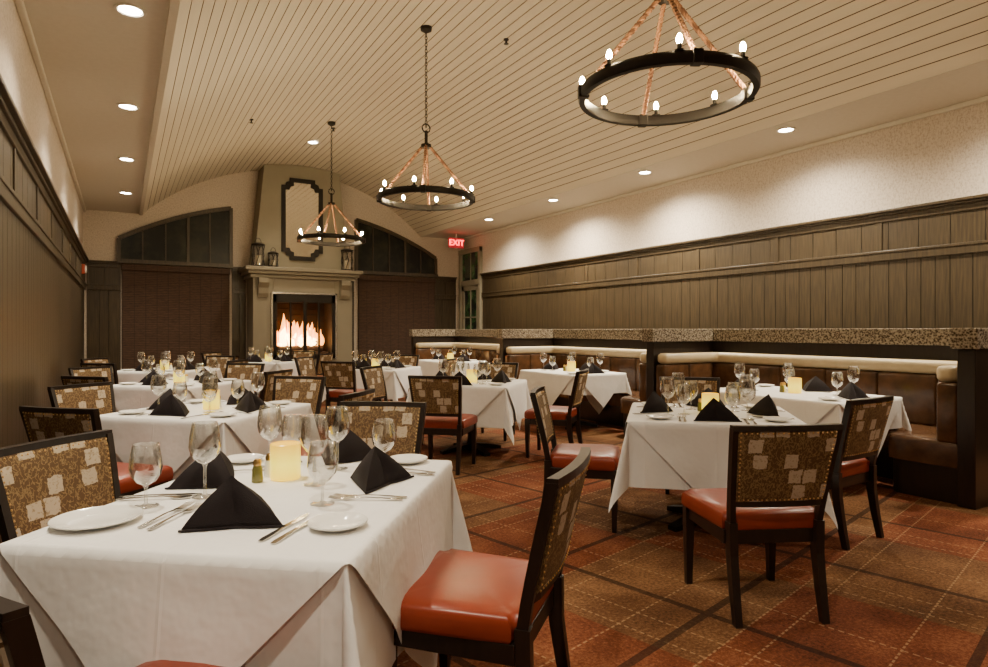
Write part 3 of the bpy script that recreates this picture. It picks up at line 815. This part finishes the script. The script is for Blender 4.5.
# ---- table one (nearest)
T1=plan(-.756,2.225); put_table(T1[0],T1[1],math.radians(-38.5),.475,.605,1,.46)
def at(K,x,y,fx=0,fy=1): 
    u,v=plan(x,y); return K.put((u,v,ZT),face(fx,fy))
at(CN,-.80,2.42); at(PS,-.885,2.36); at(SS,-.875,2.46)
at(NP,-.755,1.86,-.22,1); at(NP,-1.04,2.34,.9,-.4); at(NP,-.44,2.34,-1,.45); at(NP,-.66,2.76,-.2,-1)
at(WG,-.985,2.15); at(GG,-1.12,2.03); at(GG,-.56,2.06); at(WG,-.66,2.32); at(WG,-.64,2.58); at(GG,-.45,2.58); at(WG,-.93,2.62); at(GG,-.86,2.70)
bigp=Kind(plate(.12,'white round china plate near the table corner'))
at(bigp,-1.17,1.86); at(PL,-.45,1.82); at(PL,-.37,2.71); at(PL,-1.08,2.72)
at(FK,-1.0,1.93,.12,1); at(FK,-.962,1.91,.12,1); at(KN,-.598,1.82,.22,1); at(KN,-.558,1.80,.22,1)
at(FK,-.42,2.14,-1,.05); at(FK,-.43,2.11,-1,.05); at(KN,-.36,2.50,-1,.3); at(SN,-.35,2.54,-1,.3)
at(KN,-1.14,2.16,1,.15); at(SN,-1.14,2.12,1,.15); at(FK,-1.0,2.52,1,.2)
W=(.968,-.25); E=(.25,.968)
put_chair(-.055,2.11,-W[0],-W[1]+.08)
put_chair(-1.37,2.32,W[0],W[1])
put_chair(-.68,3.34,-.12,-1)
put_chair(-.745,1.345,.56,.83)
# ---- other tables
def inv(u,v): return (u*math.cos(TH)-v*math.sin(TH), u*math.sin(TH)+v*math.cos(TH))
tabs=[(plan(-2.05,4.55),2,1),((.54,7.6),3,0),((.54,10.2),4,0),(plan(-.25,6.9),6,0),((3.3,9.1),7,0),((2.3,12.0),8,0)]
for (p,sd,det) in tabs:
    put_table(p[0],p[1],D45,.5,.5,sd); dress(p[0],p[1],D45,.5,.5,det,sd)
    rnd=random.Random(sd*9); x,y=inv(*p)
    for (dx,dy) in (W,(-W[0],-W[1]),E,(-E[0],-E[1])):
        r=.86+rnd.uniform(-.03,.05); a=rnd.uniform(-.12,.12); c,s=math.cos(a),math.sin(a)
        put_chair(x+dx*r,y+dy*r,-(dx*c-dy*s),-(dx*s+dy*c))
p=plan(1.48,4.33); put_table(p[0],p[1],D45,.52,.52,5); dress(p[0],p[1],D45,.52,.52,2,5)
put_chair(1.26,3.10,-.10,.99)
put_chair(2.14,4.14,-.55,.84)
put_chair(.62,4.38,.97,-.2)
put_chair(1.66,5.25,-.2,-.97)
for (u,v,hx,hy,sd) in ((5.25,3.55,.45,.68,11),(5.33,6.95,.42,.62,12),(5.3,10.6,.42,.62,13)):
    put_table(u,v,0,hx,hy,sd,.26)
    dress(u,v,0,hx,hy,1 if sd==11 else 0,sd,(0,1,2))

# ------------------------------------------------------------- camera / world
w=bpy.data.worlds.new('night'); bpy.context.scene.world=w; w.use_nodes=True
w.node_tree.nodes['Background'].inputs[0].default_value=(.02,.02,.03,1); w.node_tree.nodes['Background'].inputs[1].default_value=.5
cam=bpy.data.cameras.new('camera'); co=bpy.data.objects.new('camera',cam); COL.objects.link(co)
co.location=(0,0,CH); co.rotation_euler=(math.radians(90),0,-TH); cam.sensor_width=36; cam.lens=631/988*36; cam.shift_y=-3.5/988; cam.clip_start=.05
bpy.context.scene.camera=co
